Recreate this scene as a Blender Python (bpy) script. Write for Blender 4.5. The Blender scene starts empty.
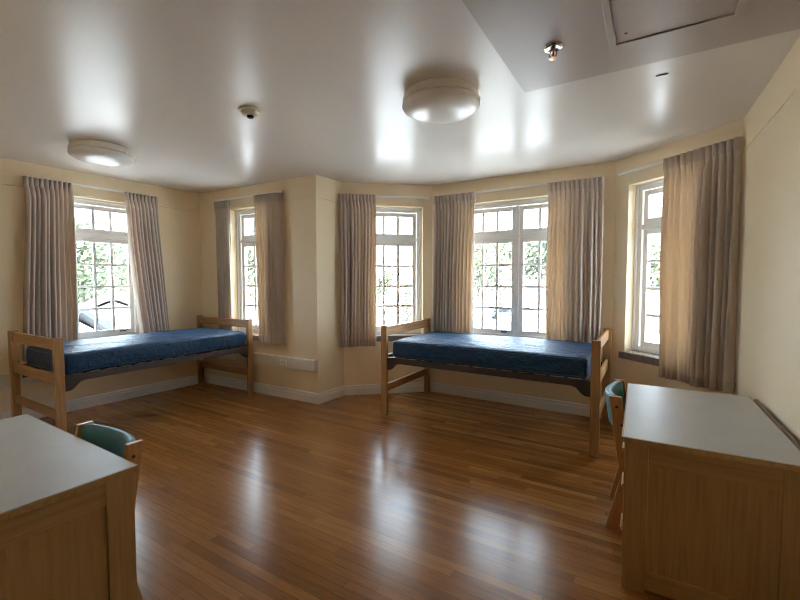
import bpy, bmesh, math, random
from mathutils import Vector, Matrix, noise

random.seed(7)
COL = bpy.context.scene.collection
R = math.radians

# ------------------------------------------------------------------ helpers
class MB:
    """collects shapes into one bmesh, then links them as ONE mesh object"""
    def __init__(self):
        self.bm = bmesh.new()

    def box(self, x0, x1, y0, y1, z0, z1, M=None):
        co = [(x0, y0, z0), (x1, y0, z0), (x1, y1, z0), (x0, y1, z0),
              (x0, y0, z1), (x1, y0, z1), (x1, y1, z1), (x0, y1, z1)]
        v = [self.bm.verts.new(M @ Vector(c) if M else c) for c in co]
        for f in ((0, 3, 2, 1), (4, 5, 6, 7), (0, 1, 5, 4), (1, 2, 6, 5), (2, 3, 7, 6), (3, 0, 4, 7)):
            self.bm.faces.new([v[i] for i in f])
        return self

    def prism(self, pts, axis, a, b):
        """polygon pts (p, q) extruded along axis from a to b; axis 0: (y,z) 1: (x,z) 2: (x,y)"""
        def co(p, q, t):
            return {0: (t, p, q), 1: (p, t, q), 2: (p, q, t)}[axis]
        A = [self.bm.verts.new(co(p, q, a)) for p, q in pts]
        B = [self.bm.verts.new(co(p, q, b)) for p, q in pts]
        n = len(pts)
        self.bm.faces.new(A)
        self.bm.faces.new(list(reversed(B)))
        for i in range(n):
            self.bm.faces.new([A[i], B[i], B[(i + 1) % n], A[(i + 1) % n]])
        return self

    def lathe(self, prof, seg=48, c=(0, 0, 0)):
        """profile [(r, z)] turned about the z axis through c"""
        rings = []
        for r, z in prof:
            if r < 1e-6:
                rings.append([self.bm.verts.new((c[0], c[1], c[2] + z))])
            else:
                rings.append([self.bm.verts.new((c[0] + r * math.cos(2 * math.pi * k / seg),
                                                 c[1] + r * math.sin(2 * math.pi * k / seg), c[2] + z)) for k in range(seg)])
        for a, b in zip(rings, rings[1:]):
            for k in range(seg):
                k2 = (k + 1) % seg
                q = [a[k % len(a)], a[k2 % len(a)], b[k2 % len(b)], b[k % len(b)]]
                q = list(dict.fromkeys(q))
                if len(q) > 2:
                    self.bm.faces.new(q)
        return self

    def tube(self, pts, r, seg=10):
        pts = [Vector(p) for p in pts]
        rings = []
        for i, p in enumerate(pts):
            d = (pts[min(i + 1, len(pts) - 1)] - pts[max(i - 1, 0)]).normalized()
            a = d.orthogonal().normalized() if i == 0 else (rings_a - d * rings_a.dot(d)).normalized()
            rings_a = a
            b = d.cross(a)
            rr = r[i] if isinstance(r, (list, tuple)) else r
            rings.append([self.bm.verts.new(p + a * rr * math.cos(2 * math.pi * k / seg) + b * rr * math.sin(2 * math.pi * k / seg)) for k in range(seg)])
        for A, B in zip(rings, rings[1:]):
            for k in range(seg):
                self.bm.faces.new([A[k], A[(k + 1) % seg], B[(k + 1) % seg], B[k]])
        self.bm.faces.new(list(reversed(rings[0])))
        self.bm.faces.new(rings[-1])
        return self

    def rbox(self, c, size, r, n=(12, 12, 4), fn=None):
        """rounded box on a surface grid; fn(p, normal) may displace the points"""
        hx, hy, hz = (s / 2 for s in size)
        cache = {}

        def vert(p):
            k = tuple(round(q, 5) for q in p)
            if k not in cache:
                q = Vector((max(-hx + r, min(hx - r, p[0])), max(-hy + r, min(hy - r, p[1])), max(-hz + r, min(hz - r, p[2]))))
                d = Vector(p) - q
                nn = d.normalized() if d.length > 1e-9 else Vector((0, 0, 1))
                w = q + nn * r if d.length > 1e-9 else Vector(p)
                if fn:
                    w = fn(w, nn)
                cache[k] = self.bm.verts.new(w + Vector(c))
            return cache[k]

        def lin(h, m):
            e = [-h, -h + r * .35, -h + r]
            e += [-h + r + (2 * h - 2 * r) * i / m for i in range(1, m)]
            return e + [h - r, h - r * .35, h]
        L = [lin(hx, n[0]), lin(hy, n[1]), lin(hz, n[2])]
        for ax in range(3):
            a, b = [i for i in range(3) if i != ax]
            for sgn in (-1, 1):
                for i in range(len(L[a]) - 1):
                    for j in range(len(L[b]) - 1):
                        q = []
                        for ii, jj in ((i, j), (i + 1, j), (i + 1, j + 1), (i, j + 1)):
                            p = [0, 0, 0]
                            p[ax] = sgn * (hx, hy, hz)[ax]
                            p[a] = L[a][ii]
                            p[b] = L[b][jj]
                            q.append(vert(p))
                        self.bm.faces.new(q)
        return self

    def build(self, name, m, parent=None, smooth=False, bevel=0, loc=None, rotz=0, seg=2):
        bmesh.ops.recalc_face_normals(self.bm, faces=self.bm.faces)
        me = bpy.data.meshes.new(name)
        self.bm.to_mesh(me)
        self.bm.free()
        o = bpy.data.objects.new(name, me)
        COL.objects.link(o)
        me.materials.append(m)
        if smooth:
            for p in me.polygons:
                p.use_smooth = True
        if bevel:
            b = o.modifiers.new('bevel', 'BEVEL')
            b.width = bevel
            b.segments = seg
            b.limit_method = 'ANGLE'
            b.angle_limit = R(40)
        if parent:
            o.parent = parent
        if loc:
            o.location = loc
        o.rotation_euler.z = rotz
        return o


def tag(o, label=None, cat=None, group=None, kind=None):
    if label: o['label'] = label
    if cat: o['category'] = cat
    if group: o['group'] = group
    if kind: o['kind'] = kind
    return o


def empty(name, loc=(0, 0, 0), rotz=0):
    o = bpy.data.objects.new(name, None)
    COL.objects.link(o)
    o.empty_display_size = .1
    o.location = loc
    o.rotation_euler = (0, 0, rotz)
    return o


def copy_tree(o, parent=None):
    c = o.copy()
    COL.objects.link(c)
    if parent: c.parent = parent
    for ch in list(o.children):
        copy_tree(ch, c)
    return c


# ---------------------------------------------------------------- materials
def mat(name, rgb, rough=.5, spec=.5, metal=0, coat=0, coat_rough=.1):
    m = bpy.data.materials.new(name)
    m.use_nodes = True
    b = m.node_tree.nodes['Principled BSDF']
    b.inputs['Base Color'].default_value = (*rgb, 1)
    b.inputs['Roughness'].default_value = rough
    b.inputs['Specular IOR Level'].default_value = spec
    b.inputs['Metallic'].default_value = metal
    b.inputs['Coat Weight'].default_value = coat
    b.inputs['Coat Roughness'].default_value = coat_rough
    return m


def N(m, t, **k):
    n = m.node_tree.nodes.new(t)
    for a, v in k.items():
        setattr(n, a, v)
    return n


def L(m, a, b):
    m.node_tree.links.new(a, b)


def coords(m, scale, kind='Object'):
    tc = N(m, 'ShaderNodeTexCoord')
    mp = N(m, 'ShaderNodeMapping')
    mp.inputs['Scale'].default_value = scale
    L(m, tc.outputs[kind], mp.inputs['Vector'])
    return mp.outputs['Vector']


def ramp(m, fac, stops):
    r = N(m, 'ShaderNodeValToRGB')
    e = r.color_ramp.elements
    e[0].position, e[0].color = stops[0][0], (*stops[0][1], 1)
    e[1].position, e[1].color = stops[-1][0], (*stops[-1][1], 1)
    for p, c in stops[1:-1]:
        x = e.new(p)
        x.color = (*c, 1)
    L(m, fac, r.inputs['Fac'])
    return r.outputs['Color']


def noise_node(m, vec, scale, detail=4, rough=.6, dist=0):
    n = N(m, 'ShaderNodeTexNoise')
    n.inputs['Scale'].default_value = scale
    n.inputs['Detail'].default_value = detail
    n.inputs['Roughness'].default_value = rough
    n.inputs['Distortion'].default_value = dist
    L(m, vec, n.inputs['Vector'])
    return n.outputs['Fac']


def bump(m, fac, strength, dist):
    b = N(m, 'ShaderNodeBump')
    b.inputs['Strength'].default_value = strength
    b.inputs['Distance'].default_value = dist
    L(m, fac, b.inputs['Height'])
    L(m, b.outputs['Normal'], m.node_tree.nodes['Principled BSDF'].inputs['Normal'])


def P(m):
    return m.node_tree.nodes['Principled BSDF']


def wood(name, axis, dark, mid, light, rough=.35):
    m = mat(name, mid, rough)
    sc = [22, 22, 22]
    sc[axis] = 1.1
    v = coords(m, sc)
    f = noise_node(m, v, 2.2, 6, .62, .35)
    c = ramp(m, f, [(.30, dark), (.5, mid), (.72, light)])
    L(m, c, P(m).inputs['Base Color'])
    sc2 = [90, 90, 90]
    sc2[axis] = 2.5
    bump(m, noise_node(m, coords(m, sc2), 2, 3), .12, .002)
    return m


OAK = [wood('bed_oak_%s' % a, i, (.30, .155, .060), (.43, .235, .095), (.54, .31, .135)) for i, a in enumerate('xyz')]
DESK = [wood('desk_oak_%s' % a, i, (.33, .185, .066), (.42, .248, .094), (.48, .30, .125), .4) for i, a in enumerate('xyz')]
CHAIR = [wood('chair_beech_%s' % a, i, (.40, .185, .065), (.52, .25, .09), (.60, .31, .12), .32) for i, a in enumerate('xyz')]

WALL = mat('cream_wall_paint', (.84, .71, .47), .40, .5)
v_ = coords(WALL, (1, 1, 1))
L(WALL, ramp(WALL, noise_node(WALL, v_, 1.3, 3), [(.3, (.85, .705, .475)), (.7, (.87, .725, .50))]), P(WALL).inputs['Base Color'])
bump(WALL, noise_node(WALL, v_, 55, 4, .6), .10, .004)

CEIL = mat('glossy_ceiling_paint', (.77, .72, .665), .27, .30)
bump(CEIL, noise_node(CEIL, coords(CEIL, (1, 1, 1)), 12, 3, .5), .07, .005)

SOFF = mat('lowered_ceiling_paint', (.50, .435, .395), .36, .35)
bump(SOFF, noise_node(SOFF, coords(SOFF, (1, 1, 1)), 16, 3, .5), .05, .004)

WHITE = mat('white_trim_paint', (.84, .82, .78), .35)
FRAME = mat('white_window_paint', (.88, .87, .85), .35)
RACE = mat('ivory_raceway', (.74, .70, .60), .4)
CREAMPL = mat('cream_plastic', (.70, .63, .46), .4)
CHROME = mat('chrome', (.75, .75, .77), .12, .5, 1)
BRASS = mat('brass', (.55, .33, .2), .3, .5, 1)
DARK = mat('dark_metal', (.03, .028, .026), .4)
SILL = mat('brown_stone_sill', (.13, .098, .085), .3)
L(SILL, ramp(SILL, noise_node(SILL, coords(SILL, (1, 1, 1)), 40, 5), [(.3, (.13, .10, .088)), (.7, (.25, .20, .175))]), P(SILL).inputs['Base Color'])
STEEL = mat('brown_steel_rail', (.060, .042, .034), .42)
DIFF = mat('opal_diffuser', (.88, .86, .82), .25, .4)
LAMPB = mat('lamp_base_enamel', (.86, .82, .72), .35)
TEAL = mat('teal_vinyl', (.075, .23, .27), .42, .35)
bump(TEAL, noise_node(TEAL, coords(TEAL, (1, 1, 1)), 160, 2), .15, .002)
LAM = mat('grey_laminate', (.52, .51, .49), .44, .4)
L(LAM, ramp(LAM, noise_node(LAM, coords(LAM, (1, 1, 1)), 7, 5), [(.3, (.505, .495, .475)), (.7, (.535, .525, .505))]), P(LAM).inputs['Base Color'])

NAVY = mat('navy_vinyl', (.004, .026, .078), .42, .35)
vN = coords(NAVY, (1, 1, 1))
L(NAVY, ramp(NAVY, noise_node(NAVY, vN, 5, 4), [(.3, (.003, .033, .088)), (.7, (.006, .054, .130))]), P(NAVY).inputs['Base Color'])
nb = noise_node(NAVY, coords(NAVY, (5, 9, 6)), 1.6, 5, .62, 1.2)
bump(NAVY, nb, .8, .05)
PIPE = mat('navy_piping', (.014, .05, .12), .35)

# strip-oak floor: boards along x, 57 mm wide
FLOOR = mat('strip_oak_floor', (.3, .15, .06), .215, .33)
tcF = coords(FLOOR, (1, 1, 1))
ROW, PLANK = .057, .95


def mth(m, op, a, b=None):
    n = N(m, 'ShaderNodeMath', operation=op)
    for k, q in enumerate((a, b)):
        if q is None: continue
        if isinstance(q, (int, float)):
            n.inputs[k].default_value = q
        else:
            L(m, q, n.inputs[k])
    return n.outputs[0]


def rnd1(m, a, b=None):
    cv = N(m, 'ShaderNodeCombineXYZ')
    L(m, a, cv.inputs[0])
    if b is not None: L(m, b, cv.inputs[1])
    wn = N(m, 'ShaderNodeTexWhiteNoise', noise_dimensions='3D')
    L(m, cv.outputs[0], wn.inputs['Vector'])
    return wn.outputs['Value']


sp = N(FLOOR, 'ShaderNodeSeparateXYZ')
L(FLOOR, tcF, sp.inputs[0])
yy = mth(FLOOR, 'DIVIDE', sp.outputs['Y'], ROW)
row = mth(FLOOR, 'FLOOR', yy)
xx = mth(FLOOR, 'ADD', mth(FLOOR, 'DIVIDE', sp.outputs['X'], PLANK), mth(FLOOR, 'MULTIPLY', rnd1(FLOOR, row), 7.3))
pid = mth(FLOOR, 'FLOOR', xx)
fy, fx = mth(FLOOR, 'FRACT', yy), mth(FLOOR, 'FRACT', xx)
ey = mth(FLOOR, 'MINIMUM', fy, mth(FLOOR, 'SUBTRACT', 1.0, fy))
ex = mth(FLOOR, 'MINIMUM', fx, mth(FLOOR, 'SUBTRACT', 1.0, fx))
GAP = mth(FLOOR, 'MAXIMUM', mth(FLOOR, 'LESS_THAN', ey, .022), mth(FLOOR, 'LESS_THAN', ex, .0011))
BOARD = rnd1(FLOOR, row, pid)
tone = ramp(FLOOR, BOARD, [(0, (.225, .088, .022)), (.18, (.30, .122, .030)), (.75, (.355, .150, .038)), (1, (.435, .198, .056))])
gr = ramp(FLOOR, noise_node(FLOOR, coords(FLOOR, (1.6, 26, 1)), 3.0, 6, .65, .4), [(.30, (.62, .58, .55)), (.5, (.93, .93, .93)), (.75, (1.12, 1.1, 1.08))])
mx = N(FLOOR, 'ShaderNodeMixRGB', blend_type='MULTIPLY')
mx.inputs['Fac'].default_value = .85
L(FLOOR, tone, mx.inputs['Color1'])
L(FLOOR, gr, mx.inputs['Color2'])
mm = N(FLOOR, 'ShaderNodeMixRGB')
mm.inputs['Color2'].default_value = (.045, .02, .008, 1)
L(FLOOR, mth(FLOOR, 'MULTIPLY', GAP, .75), mm.inputs['Fac'])
L(FLOOR, mx.outputs['Color'], mm.inputs['Color1'])
L(FLOOR, mm.outputs['Color'], P(FLOOR).inputs['Base Color'])
# varnish: each strip lies at its own slight tilt, so the gloss breaks from board to board
hN = N(FLOOR, 'ShaderNodeMath', operation='MULTIPLY_ADD')
hN.inputs[1].default_value = .6
L(FLOOR, noise_node(FLOOR, coords(FLOOR, (2.2, 19, 1)), 2.0, 3), hN.inputs[0])
hM = N(FLOOR, 'ShaderNodeMath', operation='MULTIPLY')
hM.inputs[1].default_value = -.5
L(FLOOR, GAP, hM.inputs[0])
L(FLOOR, hM.outputs[0], hN.inputs[2])
bump(FLOOR, hN.outputs[0], .08, .006)


def cloth(name, rgb, trans, fac):
    m = bpy.data.materials.new(name)
    m.use_nodes = True
    nt = m.node_tree
    nt.nodes.remove(nt.nodes['Principled BSDF'])
    d = N(m, 'ShaderNodeBsdfDiffuse')
    t = N(m, 'ShaderNodeBsdfTranslucent')
    x = N(m, 'ShaderNodeMixShader')
    x.inputs['Fac'].default_value = fac
    w = noise_node(m, coords(m, (220, 220, 320)), 2.0, 2)
    c = ramp(m, w, [(.3, tuple(q * .86 for q in rgb)), (.7, tuple(min(1, q * 1.1) for q in rgb))])
    L(m, c, d.inputs['Color'])
    t.inputs['Color'].default_value = (*trans, 1)
    L(m, d.outputs[0], x.inputs[1])
    L(m, t.outputs[0], x.inputs[2])
    L(m, x.outputs[0], nt.nodes['Material Output'].inputs['Surface'])
    return m


DRAPE = cloth('beige_drape', (.57, .495, .435), (.74, .45, .22), .135)
HEMM = cloth('beige_drape_doubled', (.53, .455, .40), (.5, .3, .14), .07)

GLASS = bpy.data.materials.new('window_glass')
GLASS.use_nodes = True
nt = GLASS.node_tree
nt.nodes.remove(nt.nodes['Principled BSDF'])
g1 = N(GLASS, 'ShaderNodeBsdfTransparent')
g1.inputs['Color'].default_value = (.96, .975, .97, 1)
g2 = N(GLASS, 'ShaderNodeBsdfGlossy')
g2.inputs['Roughness'].default_value = .02
fr = N(GLASS, 'ShaderNodeFresnel')
geo = N(GLASS, 'ShaderNodeNewGeometry')
io = N(GLASS, 'ShaderNodeMix')
io.inputs[2].default_value = 1.45
io.inputs[3].default_value = 1 / 1.45          # leaving the pane: a thin sheet lets it out again
L(GLASS, geo.outputs['Backfacing'], io.inputs[0])
L(GLASS, io.outputs[0], fr.inputs['IOR'])
gx = N(GLASS, 'ShaderNodeMixShader')
L(GLASS, fr.outputs[0], gx.inputs['Fac'])
L(GLASS, g1.outputs[0], gx.inputs[1])
L(GLASS, g2.outputs[0], gx.inputs[2])
L(GLASS, gx.outputs[0], nt.nodes['Material Output'].inputs['Surface'])

# ------------------------------------------------------------- room outline
H = 2.769
AB, BC, CD, DE, EF, FG = [Vector(p) for p in ((-5.639, 3.680), (-3.454, 3.747), (-3.426, 4.211), (-2.530, 4.984), (-.349, 4.964), (.577, 4.182))]
GB = Vector((.577 + .031 * 5.78, -1.6))           # right wall meets the entry's back wall
EB = Vector((-1.70, -1.6))
ES = Vector((-1.70, .12))
SW = Vector((-5.80, .12))
RING = [SW, AB, BC, CD, DE, EF, FG, GB, EB, ES]
T = .25


def offset_ring(d):
    out = []
    n = len(RING)
    for i in range(n):
        a, b, c = RING[i - 1], RING[i], RING[(i + 1) % n]
        u1, u2 = (b - a).normalized(), (c - b).normalized()
        n1, n2 = Vector((-u1.y, u1.x)), Vector((-u2.y, u2.x))
        k = (n1 + n2)
        k = k / max(.3, k.dot(n1))
        out.append(b + k * d)
    return out


outer = offset_ring(T)
m = MB().prism([(p.x, p.y) for p in reversed(outer)], 2, -.12, 0)
tag(m.build('floor', FLOOR), kind='structure')
m = MB().prism([(p.x, p.y) for p in reversed(outer)], 2, H, H + .15)
tag(m.build('ceiling', CEIL), kind='structure')


class Fr:
    """frame of one wall: s along it, depth outward, z up"""
    def __init__(self, o, a, b):
        u = (b - a).normalized()
        self.o, self.u, self.len = o, u, (b - a).length
        self.ang = math.atan2(u.y, u.x)
        self.loc = (o.x, o.y, 0)

    def pt(self, s, d, z):
        n = Vector((-self.u.y, self.u.x))
        p = self.o + self.u * s + n * d
        return Vector((p.x, p.y, z))


FA = Fr(AB, SW, AB)       # s runs negative from the far corner
FB, FC, FD, FE, FF, FG_ = Fr(AB, AB, BC), Fr(BC, BC, CD), Fr(CD, CD, DE), Fr(DE, DE, EF), Fr(EF, EF, FG), Fr(FG, FG, GB)
FH, FI, FJ = Fr(GB, GB, EB), Fr(EB, EB, ES), Fr(ES, ES, SW)
LA = (AB - SW).length


def wall(name, F, s0, s1, opening=None):
    ss, zs = [s0, s1], [0, H]
    if opening:
        ss = [s0, opening[0], opening[1], s1]
        zs = [0, opening[2], opening[3], H]
    m = MB()
    bm = m.bm
    vs = {}

    def v(i, d, k):
        if (i, d, k) not in vs:
            vs[i, d, k] = bm.verts.new((ss[i], d, zs[k]))
        return vs[i, d, k]
    for i in range(len(ss) - 1):
        for k in range(len(zs) - 1):
            if opening and i == 1 and k == 1:
                for (a, b) in (((1, 1), (2, 1)), ((2, 1), (2, 2)), ((2, 2), (1, 2)), ((1, 2), (1, 1))):
                    bm.faces.new([v(a[0], 0, a[1]), v(b[0], 0, b[1]), v(b[0], T, b[1]), v(a[0], T, a[1])])
                continue
            for d in (0, T):
                bm.faces.new([v(i, d, k), v(i + 1, d, k), v(i + 1, d, k + 1), v(i, d, k + 1)])
    for k in range(len(zs) - 1):
        for i in (0, len(ss) - 1):
            bm.faces.new([v(i, 0, k), v(i, T, k), v(i, T, k + 1), v(i, 0, k + 1)])
    o = m.build(name, WALL, loc=F.loc, rotz=F.ang)
    return tag(o, kind='structure')


ZS, ZT = .785, 2.485
OP = {'A': (-1.595, -.800), 'B': (.645, 1.480), 'D': (.235, 1.060), 'E': (.355, 1.875), 'F': (.165, 1.020)}
wall('wall_left', FA, -LA, 0, (*OP['A'], ZS, ZT))
wall('wall_alcove', FB, 0, FB.len, (*OP['B'], ZS, ZT))
wall('wall_return', FC, 0, FC.len)
wall('wall_bay_left', FD, 0, FD.len, (*OP['D'], ZS, ZT))
wall('wall_bay', FE, 0, FE.len, (*OP['E'], ZS, ZT))
wall('wall_bay_right', FF, 0, FF.len, (*OP['F'], ZS, ZT))
wall('wall_right', FG_, 0, FG_.len)
wall('wall_back', FH, 0, FH.len)
wall('wall_entry', FI, 0, FI.len)
wall('wall_front', FJ, 0, FJ.len)

# baseboards: two-step profile, one per wall
BP = [(0, 0), (-.018, 0), (-.018, .088), (-.013, .098), (-.013, .118), (-.006, .132), (0, .132)]
for nm, F, s0, s1 in (('left', FA, -LA, 0), ('alcove', FB, 0, FB.len + .008), ('return', FC, -.01, FC.len), ('bay_left', FD, 0, FD.len),
                      ('bay', FE, 0, FE.len), ('bay_right', FF, 0, FF.len), ('right', FG_, 0, FG_.len), ('back', FH, 0, FH.len),
                      ('entry', FI, 0, FI.len), ('front', FJ, 0, FJ.len)):
    tag(MB().prism(BP, 0, s0, s1).build('baseboard_' + nm, WHITE, loc=F.loc, rotz=F.ang), kind='structure')
# slim picture moulding high on the walls
for i, (F, s0, s1) in enumerate(((FA, -LA, 0), (FB, 0, FB.len + .003), (FC, -.003, FC.len), (FD, 0, .235), (FG_, 0, FG_.len))):
    tag(MB().prism([(0, 2.500), (-.007, 2.502), (-.007, 2.511), (0, 2.513)], 0, s0, s1).build('trim_%d' % (i + 1), WALL, loc=F.loc, rotz=F.ang), kind='structure')

# lowered ceiling over the entry side
SZ = 2.60
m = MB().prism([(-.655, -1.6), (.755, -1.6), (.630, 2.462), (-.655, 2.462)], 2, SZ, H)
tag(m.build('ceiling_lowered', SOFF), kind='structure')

# ---------------------------------------------------------------- windows
def sash(W, x0, x1, z0, z1, cols, rows, name, g=.105, handle=False):
    """one glazed sash; x0..x1, z0..z1 are the glass limits"""
    st = .052
    m = MB()
    y0, y1 = .125, .175
    m.box(x0 - st, x0, y0, y1, z0 - st, z1 + st)
    m.box(x1, x1 + st, y0, y1, z0 - st, z1 + st)
    m.box(x0, x1, y0, y1, z0 - st, z0)
    m.box(x0, x1, y0, y1, z1, z1 + st)
    s = m.build(name, FRAME, W, bevel=.004)
    b = MB()
    for i in range(1, cols):
        x = x0 + (x1 - x0) * i / cols
        b.box(x - .0145, x + .0145, .136, .164, z0, z1)
    for i in range(1, rows):
        z = z0 + (z1 - z0) * i / rows
        b.box(x0, x1, .1365, .1635, z - .0135, z + .0135)
    b.build('glazing_bars', FRAME, s)
    MB().box(x0 - .005, x1 + .005, .148, .152, z0 - .005, z1 + .005).build('pane', GLASS, s)
    if handle:
        h = MB()
        xc = x1 - .09
        h.box(xc - .035, xc + .035, .113, .126, z0 - .034, z0 - .016)
        h.tube([(xc - .02, .113, z0 - .025), (xc + .01, .098, z0 - .020), (xc + .055, .098, z0 - .012)], .006)
        h.build('crank_handle', DARK, s, bevel=.002)
    return s


def window(n, F, op, bays):
    W = empty('window_%d' % n, F.loc, F.ang)
    tag(W, kind='structure')
    a, b = op
    m = MB()
    y0, y1 = .112, .20
    fw = .062
    m.box(a, a + fw, y0, y1, ZS, ZT).box(b - fw, b, y0, y1, ZS, ZT)
    m.box(a + fw, b - fw, y0, y1, ZT - fw, ZT).box(a + fw, b - fw, y0, y1, ZS, ZS + fw * .85)
    m.box(a + fw, b - fw, y0 + .002, y1, 2.028, 2.082)
    # outer stop, a shallower step against the reveal
    m.box(a, a + .022, y0 - .02, y0, ZS, ZT).box(b - .022, b, y0 - .02, y0, ZS, ZT).box(a + .022, b - .022, y0 - .02, y0, ZT - .022, ZT)
    for (l, r), (l2, r2) in zip(bays, bays[1:]):
        m.box(r + .05, l2 - .05, y0 - .004, y1, ZS + .05, ZT - fw)
    m.build('window_frame', FRAME, W, bevel=.005)
    for l, r in bays:
        sash(W, l, r, 2.135, 2.365, 3, 1, 'transom_sash')
        sash(W, l, r, .890, 1.975, 3, 4, 'casement_sash', handle=True)
    m = MB().box(a - .045, b + .045, -.035, 0, .705, .778).box(a, b, 0, .125, .705, .786)
    m.build('window_sill', SILL, W, bevel=.006)
    return W


window(1, FA, OP['A'], [(-1.475, -.920)])
window(2, FB, OP['B'], [(.770, 1.355)])
window(3, FD, OP['D'], [(.355, .940)])
window(4, FE, OP['E'], [(.475, 1.045), (1.185, 1.755)])
window(5, FF, OP['F'], [(.290, .895)])


# ---------------------------------------------------------------- curtains
def curtain(F, t0, t1, b0, b1, zb, folds, label, depth=-.10, amp=.030, seed=0, swing=1.3, zt=2.602, ret=None):
    c = (t0 + t1) / 2
    root = empty('curtain', F.pt(c, depth, zb), F.ang)
    tag(root, label, 'curtain', 'pleated beige curtains at the windows')
    rnd = random.Random(seed)
    nt = folds * 14
    ph = [rnd.uniform(-.5, .5) for _ in range(folds + 2)]
    am = [rnd.choice((.45, .7, 1.0, 1.25, 1.4)) for _ in range(folds + 2)]

    def pt(t, z):
        v = (zt - z) / (zt - zb)
        w = v ** swing
        s0 = t0 + (b0 - t0) * w
        s1 = t1 + (b1 - t1) * w
        q = t * folds
        k = int(min(folds - 1e-6, q))
        f = q - k
        a = am[k] * (1 - f) + am[k + 1] * f
        p = ph[k] * (1 - f) + ph[k + 1] * f
        # folds deepen below the heading and wander a little lower down
        x = 2 * math.pi * (q + p * .32 * v * min(1, v * 3))
        lo = 1.25 * math.sin(x) + .30 * math.sin(2 * x + 1.1 + p) * min(1, v * 4)
        top = 1 - 2 * abs(math.sin(x / 2)) ** .55                 # pinch pleats: sharp ridges
        h = max(0, min(1, (zt - z - .055) / .16))
        h = h * h * (3 - 2 * h)
        d = (top * .024 * (1 - h) + lo * amp * a * (.55 + .45 * min(1, v * 2.2)) * h)
        s = s0 + (s1 - s0) * t + h * .014 * math.cos(x) * a
        s += .006 * math.sin(5 * v + 3 * t + seed) * h
        s -= (s1 - s0) / folds * .13 * math.sin(x) * math.exp(-((zt - z - .10) / .06) ** 2)
        s = min(max(s, min(s0, t0)), max(s1, t1))
        pinch = .010 * math.exp(-((zt - z - .085) / .03) ** 2)
        d = d * (1 - 12 * pinch)
        if ret is not None:
            e = (t - .86) / .14 if ret > 0 else (.14 - t) / .14
            if e > 0:
                d = d * (1 - e) + e * abs(ret)
        return Vector((s - c, d, z - zb)), d

    def sheet(name, za, zb_, nz, material):
        m = MB()
        rows = []
        for i in range(nz + 1):
            z = za + (zb_ - za) * i / nz
            rr = []
            for j in range(nt + 1):
                p, d = pt(j / nt, z)
                # root frame: x along the wall, y outward
                rr.append(m.bm.verts.new((p.x, p.y, p.z)))
            rows.append(rr)
        for a, b in zip(rows, rows[1:]):
            for j in range(nt):
                m.bm.faces.new([a[j], a[j + 1], b[j + 1], b[j]])
        return m.build(name, material, root, smooth=True)
    sheet('pleated_heading', zt, zt - .10, 8, HEMM)
    sheet('drape', zt - .10, zb + .085, 44, DRAPE)
    sheet('hem', zb + .085, zb, 5, HEMM)
    return root


curtain(FA, -1.985, -1.562, -2.060, -1.592, .66, 10, 'beige curtain panel at the near side of the left wall window, behind the bed', seed=1, amp=.038)
curtain(FA, -1.030, -.640, -.875, -.525, .66, 9, 'beige curtain panel swept aside toward the far left corner of the room', seed=2, amp=.036, swing=1.5)
curtain(FB, .375, .665, .405, .700, .69, 7, 'narrow beige curtain panel hanging behind the headboard nearest the far left corner', depth=-.040, amp=.014, seed=3, swing=.8)
curtain(FB, 1.215, 1.680, 1.262, 1.668, .705, 10, 'beige curtain panel above the white cable raceway, beside the alcove window', depth=-.080, amp=.032, seed=4, ret=.05)
curtain(FD, -.055, .421, -.045, .402, .662, 11, 'beige curtain panel between the outer wall corner and the narrow bay window', seed=5, amp=.036)
curtain(FE, .066, .640, .075, .606, .66, 12, 'beige curtain panel behind the left end of the bed under the double window', seed=6, amp=.034, depth=-.092)
curtain(FE, 1.498, 2.080, 1.515, 2.062, .66, 12, 'beige curtain panel on the right of the double window, ending behind the bed', seed=8, amp=.034, depth=-.092)
curtain(FF, .634, 1.272, .655, 1.266, .638, 12, 'wide beige curtain panel beside the right wall, above the desk with the chair', seed=9, depth=-.115, amp=.044)


def rod(F, s0, s1, label, depth=-.058, z=2.598):
    c = (s0 + s1) / 2
    r = empty('curtain_rod', F.pt(c, depth, z), F.ang)
    tag(r, label, 'curtain rod', 'white curtain rods over the windows')
    h = (s1 - s0) / 2
    MB().box(-h, h, -.006, .006, -.011, .011).build('rod_bar', FRAME, r, bevel=.002)
    for x in (-h + .02, h - .02):
        MB().box(x - .012, x + .012, .006, -depth, -.014, .010).build('bracket', FRAME, r, bevel=.002)
    return r


rod(FA, -1.96, -.64, 'white curtain rod above the window of the left wall', z=2.605)
rod(FB, .38, 1.68, 'white curtain rod above the alcove window beside the far left corner', depth=-.040, z=2.618)
rod(FD, .00, 1.13, 'white curtain rod above the narrow window left of the double window', z=2.595)
rod(FE, .09, 2.06, 'white curtain rod above the wide double window', depth=-.040, z=2.604)
rod(FF, .085, 1.235, 'white curtain rod with a bare end above the window nearest the right wall', z=2.600)

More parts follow.
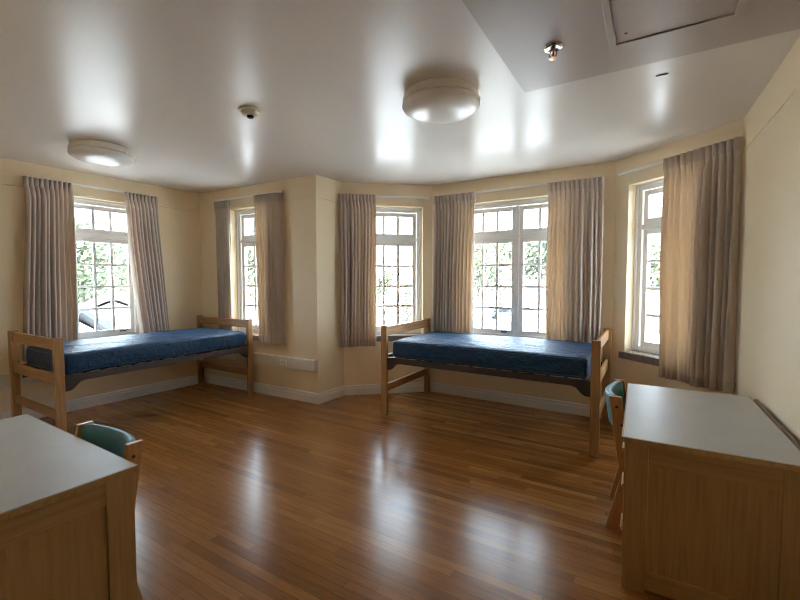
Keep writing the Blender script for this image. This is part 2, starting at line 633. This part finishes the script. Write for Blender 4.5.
# ---------------------------------------------------------------- raceways
def raceway(F, s0, s1, joints, label, outlet=None, grp=None):
    r = empty('cable_raceway', F.pt(s0, -.0015, .395), F.ang)
    tag(r, label, 'cable raceway')
    js = [s0] + joints + [s1]
    for a, b in zip(js, js[1:]):
        MB().prism([(0, 0), (-.042, .004), (-.046, .010), (-.046, .136), (-.040, .146), (0, .146)], 0, a - s0 + .001, b - s0 - .001).build('raceway_cover', RACE, r)
    MB().prism([(0, -.001), (-.047, .003), (-.047, .143), (0, .147)], 0, s1 - s0 - .022, s1 - s0 + .003).build('end_cap', RACE, r, bevel=.002)
    if outlet:
        x = outlet - s0
        p = MB().box(x - .058, x + .058, -.050, -.045, .040, .110).build('outlet_plate', FRAME, r, bevel=.002)
        for dx in (-.021, .021):
            MB().rbox((x + dx, -.051, .075), (.030, .006, .036), .0025, (2, 1, 2)).build('socket', RACE, p)
            s = MB()
            for k in (-.006, .006):
                s.box(x + dx + k - .0012, x + dx + k + .0012, -.0546, -.053, .073, .083)
            s.box(x + dx - .002, x + dx + .002, -.0546, -.053, .062, .066)
            s.build('socket_slots', DARK, p)
    return r


raceway(FB, .06, 2.172, [1.05, 1.745], 'white cable raceway with an outlet on the alcove wall', 1.66)
raceway(FA, -3.2, -.06, [-1.98], 'cream cable raceway low on the left wall behind the bed')


# -------------------------------------------------------------------- beds
def bed(x0, x1, y0, y1, name_label, vertical):
    """post centres; vertical: the long side runs along y. Local frame: x along the length, y across"""
    if vertical:
        Lb, W = y1 - y0, x1 - x0
        root = empty('bed_frame', (x1, y0, 0), R(90))     # local x = +Y, local y = -X
    else:
        Lb, W = x1 - x0, y1 - y0
        root = empty('bed_frame', (x0, y0, 0), 0)
    tag(root, name_label, 'bed frame')
    HP = 1.005
    for x in (0, Lb):
        for y in (0, W):
            MB().box(x - .0375, x + .0375, y - .02, y + .02, 0, HP).build('bed_post', OAK[2], root, bevel=.005)
        for z0, z1 in ((.890, .992), (.572, .674), (.255, .340)):
            MB().box(x - .013, x + .013, .019, W - .019, z0, z1).build('end_rail', OAK[1], root, bevel=.006)
    # steel side rails: an angle with a curved gusset at each end
    e = .0385
    pts = [(e, .512), (e + .045, .515), (e + .075, .535), (e + .115, .578), (e + .16, .592)]
    prof = pts + [(Lb - p, z) for p, z in reversed(pts)] + [(Lb - e, .655), (e, .655)]
    for y, d in ((-.010, .014), (W - .078, .012)):
        s = MB().prism(prof, 1, y, y + d).build('side_rail', STEEL, root, bevel=.0015)
    dk = MB()
    for i in range(14):
        x = e + .06 + (Lb - 2 * e - .12) * i / 13
        dk.box(x - .015, x + .015, .030, W - .080, .640, .652)
    dk.build('spring_deck', STEEL, root)
    return root


bed(-5.565, -4.490, 1.536, 3.582, 'light oak bed frame along the left wall in the far left corner', True)
bed(-2.545, -.388, 3.852, 4.888, 'light oak bed frame under the double window, beside the bay', False)


def mattress(name, cx, cy, z0, Lm, Wm, hm, rotz, label, seed):
    root = empty(name, (cx, cy, z0), rotz)
    tag(root, label, 'mattress')

    def fn(p, n):
        q = p.copy()
        top = max(0, n.z) if abs(n.z) > .2 else 0
        ex = 1 - (abs(p.x) / (Lm / 2)) ** 4
        ey = 1 - (abs(p.y) / (Wm / 2)) ** 4
        if n.z > .2:
            q.z += .022 * max(0, ex) * max(0, ey)
            w = noise.noise(Vector((p.x * 2.2 + seed, p.y * 5 + .6 * math.sin(p.x * 3), seed)))
            w2 = noise.noise(Vector((p.x * 7 + seed, p.y * 4, 3.1 * seed)))
            r1 = 1 - abs(noise.noise(Vector((p.x * 1.6 + seed * 2, p.y * 3.4 + p.x * 1.3, 7.7))))
            q.z += (.006 * w + .0035 * w2 + .010 * max(0, r1 - .82) / .18) * max(0, ex * ey) ** .5
        elif n.z > -.2:
            w = noise.noise(Vector((p.x * 3 + seed, p.y * 3, p.z * 9)))
            q += Vector((n.x, n.y, 0)) * (.006 * w + .006 * (1 - (abs(p.z) / (hm / 2)) ** 2))
        return q
    MB().rbox((0, 0, hm / 2), (Lm, Wm, hm), .032, (90, 44, 6), fn).build('mattress_cover', NAVY, root, smooth=True)
    for z, nm in ((hm - .022, 'piping'), (.022, 'piping')):
        hx, hy = Lm / 2 + .001, Wm / 2 + .001
        pts = []
        rc = .03
        for (sx, sy, a0) in ((1, 1, 0), (-1, 1, 90), (-1, -1, 180), (1, -1, 270)):
            for k in range(6):
                a = R(a0 + 90 * k / 5)
                pts.append((sx * (hx - rc) + rc * math.cos(a), sy * (hy - rc) + rc * math.sin(a), z))
        pts.append(pts[0])
        MB().tube(pts, .0045, 6).build(nm, PIPE, root, smooth=True)
    return root


mattress('mattress', -4.958, 2.558, .656, 1.940, .915, .190, R(90), 'navy blue vinyl mattress on the bed along the left wall', 3.3)
mattress('mattress', -1.447, 4.320, .656, 1.985, .95, .192, 0, 'navy blue vinyl mattress on the bed under the double window', 8.1)


# ------------------------------------------------------------------- desks
def desk(loc, rotz, w, d, label, ped_near):
    """local: x = width (0..w), y = depth: 0 is the knee side, -d the back. Both end panels framed."""
    root = empty('desk', loc, rotz)
    tag(root, label, 'desk')
    ht = .760
    MB().box(.004, w - .004, -d + .004, -.004, ht - .024, ht + .001).build('desk_top', LAM, root)
    e = MB()
    e.box(0, w, -.004, .004, ht - .027, ht).box(0, w, -d - .004, -d + .004, ht - .027, ht)
    e.box(-.004, .004, -d + .004, -.004, ht - .027, ht).box(w - .004, w + .004, -d + .004, -.004, ht - .027, ht)
    e.build('edge_band', DESK[0], root, bevel=.002)
    MB().box(.02, w - .09, -d - .024, -d - .005, ht - .06, ht + .008).build('back_strip', mat('dark_oak_strip', (.10, .06, .03), .4), root, bevel=.002)
    zt = ht - .027
    for x0, x1, out in ((.010, .038, -1), (w - .038, w - .010, 1)):
        p = empty('end_panel')
        p.parent = root
        for a, b in ((-.112, -.010), (-d + .010, -d + .094)):
            MB().box(x0, x1, a, b, 0, zt).build('stile', DESK[2], p, bevel=.0025)
        for z0, z1 in ((.636, zt), (.022, .112)):
            MB().box(x0 + .0005, x1 - .0005, -d + .094, -.112, z0, z1).build('rail', DESK[1], p, bevel=.0025)
        MB().box(x0 + .009, x1 - .009, -d + .092, -.110, .110, .638).build('panel', DESK[2], p)
    MB().box(.038, w - .038, -d + .03, -d + .05, .20, zt).build('back_panel', DESK[0], root, bevel=.001)
    # drawer pedestal on one side, pencil drawer over the knee hole
    pw = .40
    p0, p1 = (.040, .040 + pw) if ped_near else (w - .040 - pw, w - .040)
    c = MB()
    c.box(p0, p0 + .018, -d + .05, -.028, .05, zt).box(p1 - .018, p1, -d + .05, -.028, .05, zt)
    c.box(p0 + .018, p1 - .018, -d + .05, -.028, .05, .068)
    c.build('drawer_case', DESK[2], root, bevel=.001)
    zz = [.075, .345, .540, .728]
    for a, b in zip(zz, zz[1:]):
        dr = MB().box(p0 + .004, p1 - .004, -.030, -.010, a + .003, b - .003).build('drawer', DESK[0], root, bevel=.003)
        xc, zc = (p0 + p1) / 2, (a + b) / 2
        MB().box(xc - .075, xc + .075, -.0102, .004, zc - .011, zc + .011).build('drawer_pull', CHAIR[0], dr, bevel=.004)
    k0, k1 = (p1 + .004, w - .042) if ped_near else (.042, p0 - .004)
    MB().box(k0, k1, -.040, -.018, .655, .730).build('knee_rail', DESK[0], root, bevel=.002)
    return root


# right desk: knee side faces -X; local x runs from the camera end (+Y), local -y toward the right wall
desk((-.102, 2.250, 0), R(91.2), 1.190, .690, 'oak desk with grey laminate top standing against the right wall', True)
# left desk: knee side faces +Y; local x = -... runs along +X
desk((-3.010, .874, 0), R(-.6), 1.222, .700, 'oak desk with grey laminate top in the near left corner, cut by the photo edge', True)


# ------------------------------------------------------------------ chairs
def board(m, a, b, w, y0, y1):
    """flat board in the xz plane from a to b, ends cut level"""
    (ax, az), (bx, bz) = a, b
    m.prism([(ax - w / 2, az), (ax + w / 2, az), (bx + w / 2, bz), (bx - w / 2, bz)], 1, y0, y1)


def chair(loc, rotz, label):
    root = empty('side_chair', loc, rotz)
    tag(root, label, 'chair')
    hw = .25
    th = .026
    for s in (-1, 1):
        y0, y1 = (s * hw - th, s * hw) if s > 0 else (s * hw, s * hw + th)
        m = MB()
        board(m, (.075, .330), (.002, .826), .068, y0, y1)
        up = m.build('back_post', CHAIR[2], root, bevel=.004)
        yo = s * hw
        for z, x in ((.765, .012), (.66, .042)):
            b = MB()
            b.lathe([(0, .003), (.007, .002), (.0085, 0), (0, 0)], 12)
            bo = b.build('bolt', DARK, up)
            bo.location = (x, yo, z)
            bo.rotation_euler = (R(-90) * s, 0, 0)
        yi0, yi1 = (y0 - .0262, y0 - .0002) if s > 0 else (y1 + .0002, y1 + .0262)
        m = MB()
        board(m, (.000, 0), (.098, .415), .072, yi0, yi1)
        m.build('leg', CHAIR[2], root, bevel=.004)
        m = MB()
        board(m, (.43, 0), (.40, .415), .055, yi0, yi1)
        m.build('leg', CHAIR[2], root, bevel=.004)
        MB().prism([(.05, .372), (.44, .385), (.44, .430), (.05, .415)], 1, y0, y1).build('side_rail', CHAIR[0], root, bevel=.004)
    MB().box(.065, .085, -hw + th, hw - th, .365, .41).build('cross_rail', CHAIR[1], root, bevel=.003)
    MB().box(.405, .425, -hw + th, hw - th, .365, .41).build('cross_rail', CHAIR[1], root, bevel=.003)

    def sf(p, n):
        q = p.copy()
        if n.z > .2:
            q.z += .012 * (1 - (p.x / .2) ** 2) * (1 - (p.y / .22) ** 2)
        return q
    MB().rbox((.255, 0, .437), (.385, 2 * hw - .06, .044), .018, (14, 16, 2), sf).build('seat', TEAL, root, smooth=True)

    # back pad: bowed backward between the posts, leaning with them
    def bf(p, n):
        q = p.copy()
        q.x -= .055 * (1 - (p.y / (hw - .03)) ** 2)
        q.x -= p.z * .135
        q.z -= .012 * (1 - (p.y / (hw - .03)) ** 2) * (1 if p.z > 0 else 0)
        return q
    MB().rbox((.022, 0, .720), (.046, 2 * hw - 2 * th - .002, .215), .020, (2, 20, 8), bf).build('backrest', TEAL, root, smooth=True)
    return root


chair((-.176, 2.990, 0), R(1.2), 'wooden chair with blue-green padded back tucked under the desk by the right wall')
chair((-2.180, .928, 0), R(-90), 'wooden chair with dark green padded back tucked under the desk in the near left corner').scale.z = .972


# -------------------------------------------------------- things on ceiling
def lamp(x, y, label, s=1.0):
    r = empty('ceiling_light', (x, y, H))
    tag(r, label, 'ceiling light', 'round flush ceiling lights')
    MB().lathe([(0, 0), (.232 * s, 0), (.240 * s, -.006), (.242 * s, -.034), (.250 * s, -.040), (.250 * s, -.052), (.236 * s, -.058), (0, -.058)], 64).build('lamp_base', LAMPB, r, smooth=False, bevel=.003)
    MB().lathe([(.234 * s, -.0585), (.250 * s, -.064), (.254 * s, -.076), (.246 * s, -.092), (.215 * s, -.112), (.16 * s, -.128), (.09 * s, -.138), (0, -.141)], 64).build('diffuser', DIFF, r, smooth=True)
    for a in (20, 140, 260):
        c = MB().box(-.008, .008, -.010, .006, -.066, -.034)
        o = c.build('clip', LAMPB, r, bevel=.002)
        o.location = (.250 * s * math.cos(R(a)), .250 * s * math.sin(R(a)), 0)
        o.rotation_euler.z = R(a - 90)
    return r


lamp(-4.50, 1.950, 'round white ceiling light above the bed along the left wall', 1.05)
lamp(-1.25, 2.585, 'round white ceiling light beside the lowered ceiling, in the middle of the room', 1.03)

r = empty('heat_detector', (-2.56, 2.085, H))
tag(r, 'cream stepped heat detector with a dark tip, between the two ceiling lights', 'heat detector')
MB().lathe([(0, 0), (.083, 0), (.086, -.005), (.084, -.011), (.066, -.017), (.064, -.022), (.060, -.032), (.045, -.042), (.040, -.044), (0, -.044)], 40).build('detector_body', CREAMPL, r, smooth=False, bevel=.002)
MB().lathe([(0, -.0442), (.024, -.0442), (.024, -.052), (.020, -.058), (.012, -.062), (0, -.063)], 24).build('sensor_tip', DARK, r, smooth=True)

r = empty('sprinkler', (-.418, 2.057, SZ))
tag(r, 'chrome fire sprinkler with a round collar on the lowered ceiling', 'sprinkler')
MB().lathe([(0, 0), (.045, 0), (.046, -.003), (.038, -.009), (.024, -.011), (.020, -.006), (0, -.006)], 36).build('escutcheon', CHROME, r, smooth=True)
m = MB().lathe([(0, -.006), (.010, -.006), (.010, -.022), (0, -.022)], 12)
for s in (-1, 1):
    m.tube([(s * .008, 0, -.018), (s * .016, 0, -.028), (s * .014, 0, -.042), (s * .002, 0, -.050)], .0028, 6)
m.build('yoke', BRASS, r)
m = MB().lathe([(0, -.050), (.017, -.050), (.018, -.052), (0, -.053)], 20)
m.build('deflector', BRASS, r)
MB().tube([(0, 0, -.022), (0, 0, -.048)], .0028, 8).build('bulb', mat('red_glass_bulb', (.35, .05, .03), .15), r, smooth=True)

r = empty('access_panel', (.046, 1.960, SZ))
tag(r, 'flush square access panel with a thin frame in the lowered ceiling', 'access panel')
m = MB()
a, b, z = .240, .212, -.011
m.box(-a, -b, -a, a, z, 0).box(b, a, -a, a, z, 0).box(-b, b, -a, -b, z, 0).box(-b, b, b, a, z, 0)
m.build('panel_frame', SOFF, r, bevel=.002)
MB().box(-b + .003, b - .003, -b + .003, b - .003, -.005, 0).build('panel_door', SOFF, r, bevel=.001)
MB().lathe([(0, -.0052), (.006, -.0052), (.006, -.0065), (0, -.007)], 12, (-.17, .14, 0)).build('latch_screw', DARK, r)

m = MB().rbox((0, 0, -.003), (.066, .013, .006), .0028, (4, 2, 1))
o = m.build('slot_plate', mat('grey_slot_metal', (.10, .095, .09), .4), loc=(.021, 3.035, H))
tag(o, 'small dark slot plate on the ceiling between the lowered ceiling and the right-hand curtain', 'ceiling plate')

# ------------------------------------------------------------- the outdoors
GZ = -3.3
GRAVEL = mat('pale_paving', (.42, .41, .38), .9)
L(GRAVEL, ramp(GRAVEL, noise_node(GRAVEL, coords(GRAVEL, (1, 1, 1)), .12, 4), [(.36, (.25, .26, .23)), (.46, (.38, .385, .395))]), P(GRAVEL).inputs['Base Color'])
tag(MB().box(-140, 120, -60, 170, GZ - .2, GZ).build('ground', GRAVEL), kind='structure')

BARK = mat('bark', (.10, .075, .055), .9)
LEAF = []
for i, c in enumerate(((.10, .12, .07), (.125, .14, .085), (.085, .10, .065))):
    mm_ = mat('leaf_green_%d' % i, c, .6)
    LEAF.append(mm_)


def crown_mesh(seed, n, rx, rz):
    rnd = random.Random(seed)
    m = MB()
    blobs = [(Vector((rnd.uniform(-.55, .55) * rx, rnd.uniform(-.55, .55) * rx, rnd.uniform(-.5, .6) * rz)), rnd.uniform(.38, .62)) for _ in range(11)]
    for _ in range(n):
        c, k = rnd.choice(blobs)
        d = Vector((rnd.gauss(0, 1), rnd.gauss(0, 1), rnd.gauss(0, 1))).normalized() * (rnd.random() ** .35)
        p = c + Vector((d.x * rx * k, d.y * rx * k, d.z * rz * k))
        nn = Vector((rnd.gauss(0, 1), rnd.gauss(0, 1), rnd.gauss(.6, 1))).normalized()
        a = nn.orthogonal().normalized()
        b = nn.cross(a)
        s = rnd.uniform(.04, .075) * rx
        m.bm.faces.new([m.bm.verts.new(p + a * s), m.bm.verts.new(p + b * s * .6), m.bm.verts.new(p - a * s), m.bm.verts.new(p - b * s * .6)])
    return m


def tree(x, y, h, r, label, kind, seed, n=3000):
    root = empty('tree', (x, y, GZ))
    tag(root, label, 'tree', 'trees outside the windows')
    rnd = random.Random(seed)
    t = MB()
    pts = [(0, 0, 0), (rnd.uniform(-.1, .1), rnd.uniform(-.1, .1), h * .3), (rnd.uniform(-.2, .2), rnd.uniform(-.2, .2), h * .75)]
    t.tube(pts, [.22, .16, .06], 8)
    for k in range(4):
        a = rnd.uniform(0, 6.28)
        z = h * rnd.uniform(.35, .6)
        t.tube([(0, 0, z), (math.cos(a) * r * .35, math.sin(a) * r * .35, z + h * .12), (math.cos(a) * r * .7, math.sin(a) * r * .7, z + h * .2)], [.08, .06, .02], 6)
    t.build('trunk', BARK, root, smooth=True)
    cr = crown_mesh(seed, n, r, h * .36).build('crown', LEAF[kind], root)
    cr.location = (0, 0, h * .62)
    return root


CAMH = 1.523


def polar(px, dist):
    """ground point seen in photo column px (at eye level) at a distance from the room"""
    a = math.atan((px - 400) / 413.4)
    w = R(90 + 31.31) - a
    return math.cos(w) * dist, math.sin(w) * dist


tr = [(84, 34, 9.0, 3.4, 0, 'tree with pale leaves seen through the left pane column of the left wall window'),
      (120, 47, 10.0, 3.8, 1, 'light green tree rising behind the white gabled house'),
      (248, 36, 9.0, 3.6, 1, 'tree seen in the alcove window behind its curtains'),
      (378, 60, 7.0, 3.2, 0, 'tree far off at the edge of the curtain of the narrow bay window'),
      (410, 26, 5.4, 1.6, 2, 'slim young tree seen in the right panes of the narrow bay window'),
      (478, 46, 10.5, 4.2, 0, 'tree in the left sash of the double window'),
      (500, 62, 12.5, 5.4, 1, 'large tree behind the parked car in the double window'),
      (540, 50, 11.0, 4.6, 2, 'tree above the pale building in the right sash of the double window'),
      (660, 40, 10.5, 3.8, 1, 'tree seen through the window nearest the right wall')]
for i, (px, d, h, r, k, lab) in enumerate(tr):
    x, y = polar(px, d)
    tree(x, y, h, r, lab, k, 20 + i)

STUCCO = mat('white_stucco', (.62, .61, .58), .8)
SLATE = mat('slate_roof', (.035, .038, .045), .7)
PANE = mat('dark_house_glass', (.03, .035, .045), .1)


def house(px, dist, wid, dep, eave, ridge, label, turn=0, rooftint=SLATE, wins=()):
    x, y = polar(px, dist)
    a = math.atan2(y, x) - R(90) + turn
    root = empty('house', (x, y, GZ), a)                 # local -y faces the room
    tag(root, label, 'house')
    w = wid / 2
    MB().prism([(-w, 0), (w, 0), (w, eave), (0, ridge - .15), (-w, eave)], 1, 0, dep).build('house_wall', STUCCO, root)
    k = (ridge - eave) / w
    t = .16
    MB().prism([(-w - .4, eave - .4 * k), (0, ridge), (w + .4, eave - .4 * k), (w + .4, eave - .4 * k + t), (0, ridge + t), (-w - .4, eave - .4 * k + t)], 1, -.35, dep + .35).build('roof', rooftint, root)
    for (wx, wz, ww, wh) in wins:
        f = MB().box(wx - ww / 2 - .08, wx + ww / 2 + .08, -.06, .02, wz - wh / 2 - .08, wz + wh / 2 + .08).build('window_trim', FRAME, root)
        MB().box(wx - ww / 2, wx + ww / 2, -.075, -.05, wz - wh / 2, wz + wh / 2).build('window_pane', PANE, f)
    return root


house(113, 22, 3.6, 9, 3.1, 4.0, 'white gabled house with one dark attic window outside the left wall window', wins=((-.35, 2.75, .6, .6), (.6, 1.0, .8, 1.1)))
house(70, 14, 2.4, 6, 3.1, 3.95, 'dark slate-roofed outbuilding nearest the left wall window', turn=R(40))


def block(px, dist, wid, dep, ht, label, wins):
    x, y = polar(px, dist)
    root = empty('building', (x, y, GZ), math.atan2(y, x) - R(90))
    tag(root, label, 'building')
    MB().box(-wid / 2, wid / 2, 0, dep, 0, ht).build('building_wall', STUCCO, root)
    MB().box(-wid / 2 - .2, wid / 2 + .2, -.2, dep + .2, ht, ht + .25).build('roof', SLATE, root)
    for (wx, wz, ww, wh) in wins:
        f = MB().box(wx - ww / 2 - .1, wx + ww / 2 + .1, -.06, .02, wz - wh / 2 - .1, wz + wh / 2 + .1).build('window_trim', FRAME, root)
        MB().box(wx - ww / 2, wx + ww / 2, -.075, -.05, wz - wh / 2, wz + wh / 2).build('window_pane', PANE, f)


block(552, 38, 6.0, 7, 4.6, 'pale flat-roofed building behind the right sash of the double window', ((-1.9, 3.2, .55, 1.3), (-.4, 3.2, .55, 1.3), (-1.9, 1.1, .6, 1.2)))
block(668, 24, 7.0, 7, 4.1, 'pale low building outside the window nearest the right wall', ((-1.5, 2.6, .7, 1.0), (-.1, 2.6, .7, 1.0), (-2.6, 1.0, .7, 1.0)))


def car(px, dist, paint, label, turn):
    x, y = polar(px, dist)
    root = empty('car', (x, y, GZ), math.atan2(y, x) - R(90) + turn)
    tag(root, label, 'car', 'parked cars')
    body = [(-2.1, .35), (2.1, .35), (2.15, .75), (1.35, .88), (-1.9, .92), (-2.15, .8)]
    MB().prism(body, 1, -.85, .85).build('car_body', paint, root, bevel=.06)
    MB().prism([(-1.75, .91), (1.0, .88), (.45, 1.38), (-1.2, 1.42)], 1, -.74, .74).build('cabin', PANE, root, bevel=.05)
    MB().prism([(-1.25, 1.40), (.50, 1.37), (.42, 1.45), (-1.15, 1.47)], 1, -.72, .72).build('car_roof', paint, root, bevel=.02)
    for wx in (-1.3, 1.3):
        for s in (-1, 1):
            m = MB().lathe([(0, -.1), (.31, -.1), (.33, -.06), (.33, .06), (.31, .1), (0, .1)], 20)
            o = m.build('wheel', DARK, root)
            o.location = (wx, s * .78, .33)
            o.rotation_euler = (R(90), 0, 0)


car(506, 52, mat('blue_grey_car_paint', (.10, .14, .20), .3), 'blue-grey car parked on the street beyond the double window', R(15))
car(392, 46, mat('silver_car_paint', (.45, .46, .48), .3), 'silver car parked beyond the narrow bay window', R(-8))

# ------------------------------------------------------------ light, camera
sc = bpy.context.scene
w = bpy.data.worlds.new('sky')
sc.world = w
w.use_nodes = True
bg = w.node_tree.nodes['Background']
bg.inputs['Color'].default_value = (.70, .845, 1.0, 1)
bg.inputs['Strength'].default_value = 6.5

sun = bpy.data.lights.new('sun', 'SUN')
sun.energy = 26
sun.angle = R(2)
sun.color = (1, .975, .94)
so = bpy.data.objects.new('sun', sun)
COL.objects.link(so)
d = Vector((-.35, .75, -.75))          # shines from behind the building onto the yards
so.rotation_euler = d.to_track_quat('-Z', 'Y').to_euler()
so.location = (0, -10, 20)

cam = bpy.data.cameras.new('camera')
cam.sensor_width = 36
cam.lens = 36 * 413.42 / 800
cam.clip_start = .02
cam.clip_end = 500
co = bpy.data.objects.new('camera', cam)
COL.objects.link(co)
co.location = (0, 0, 1.523)
co.rotation_euler = (R(90 - 2.851), 0, R(31.306))
sc.camera = co

sc.view_settings.view_transform = 'Standard'
sc.view_settings.look = 'None'
sc.view_settings.gamma = 1
sc.view_settings.use_curve_mapping = False
sc.view_settings.exposure = 1.75
sc.cycles.use_denoising = True
sc.cycles.use_adaptive_sampling = False
sc.cycles.caustics_reflective = False
sc.cycles.caustics_refractive = False
sc.cycles.pixel_filter_type = 'BOX'
sc.cycles.max_bounces = 14
sc.cycles.diffuse_bounces = 8
sc.cycles.transparent_max_bounces = 16
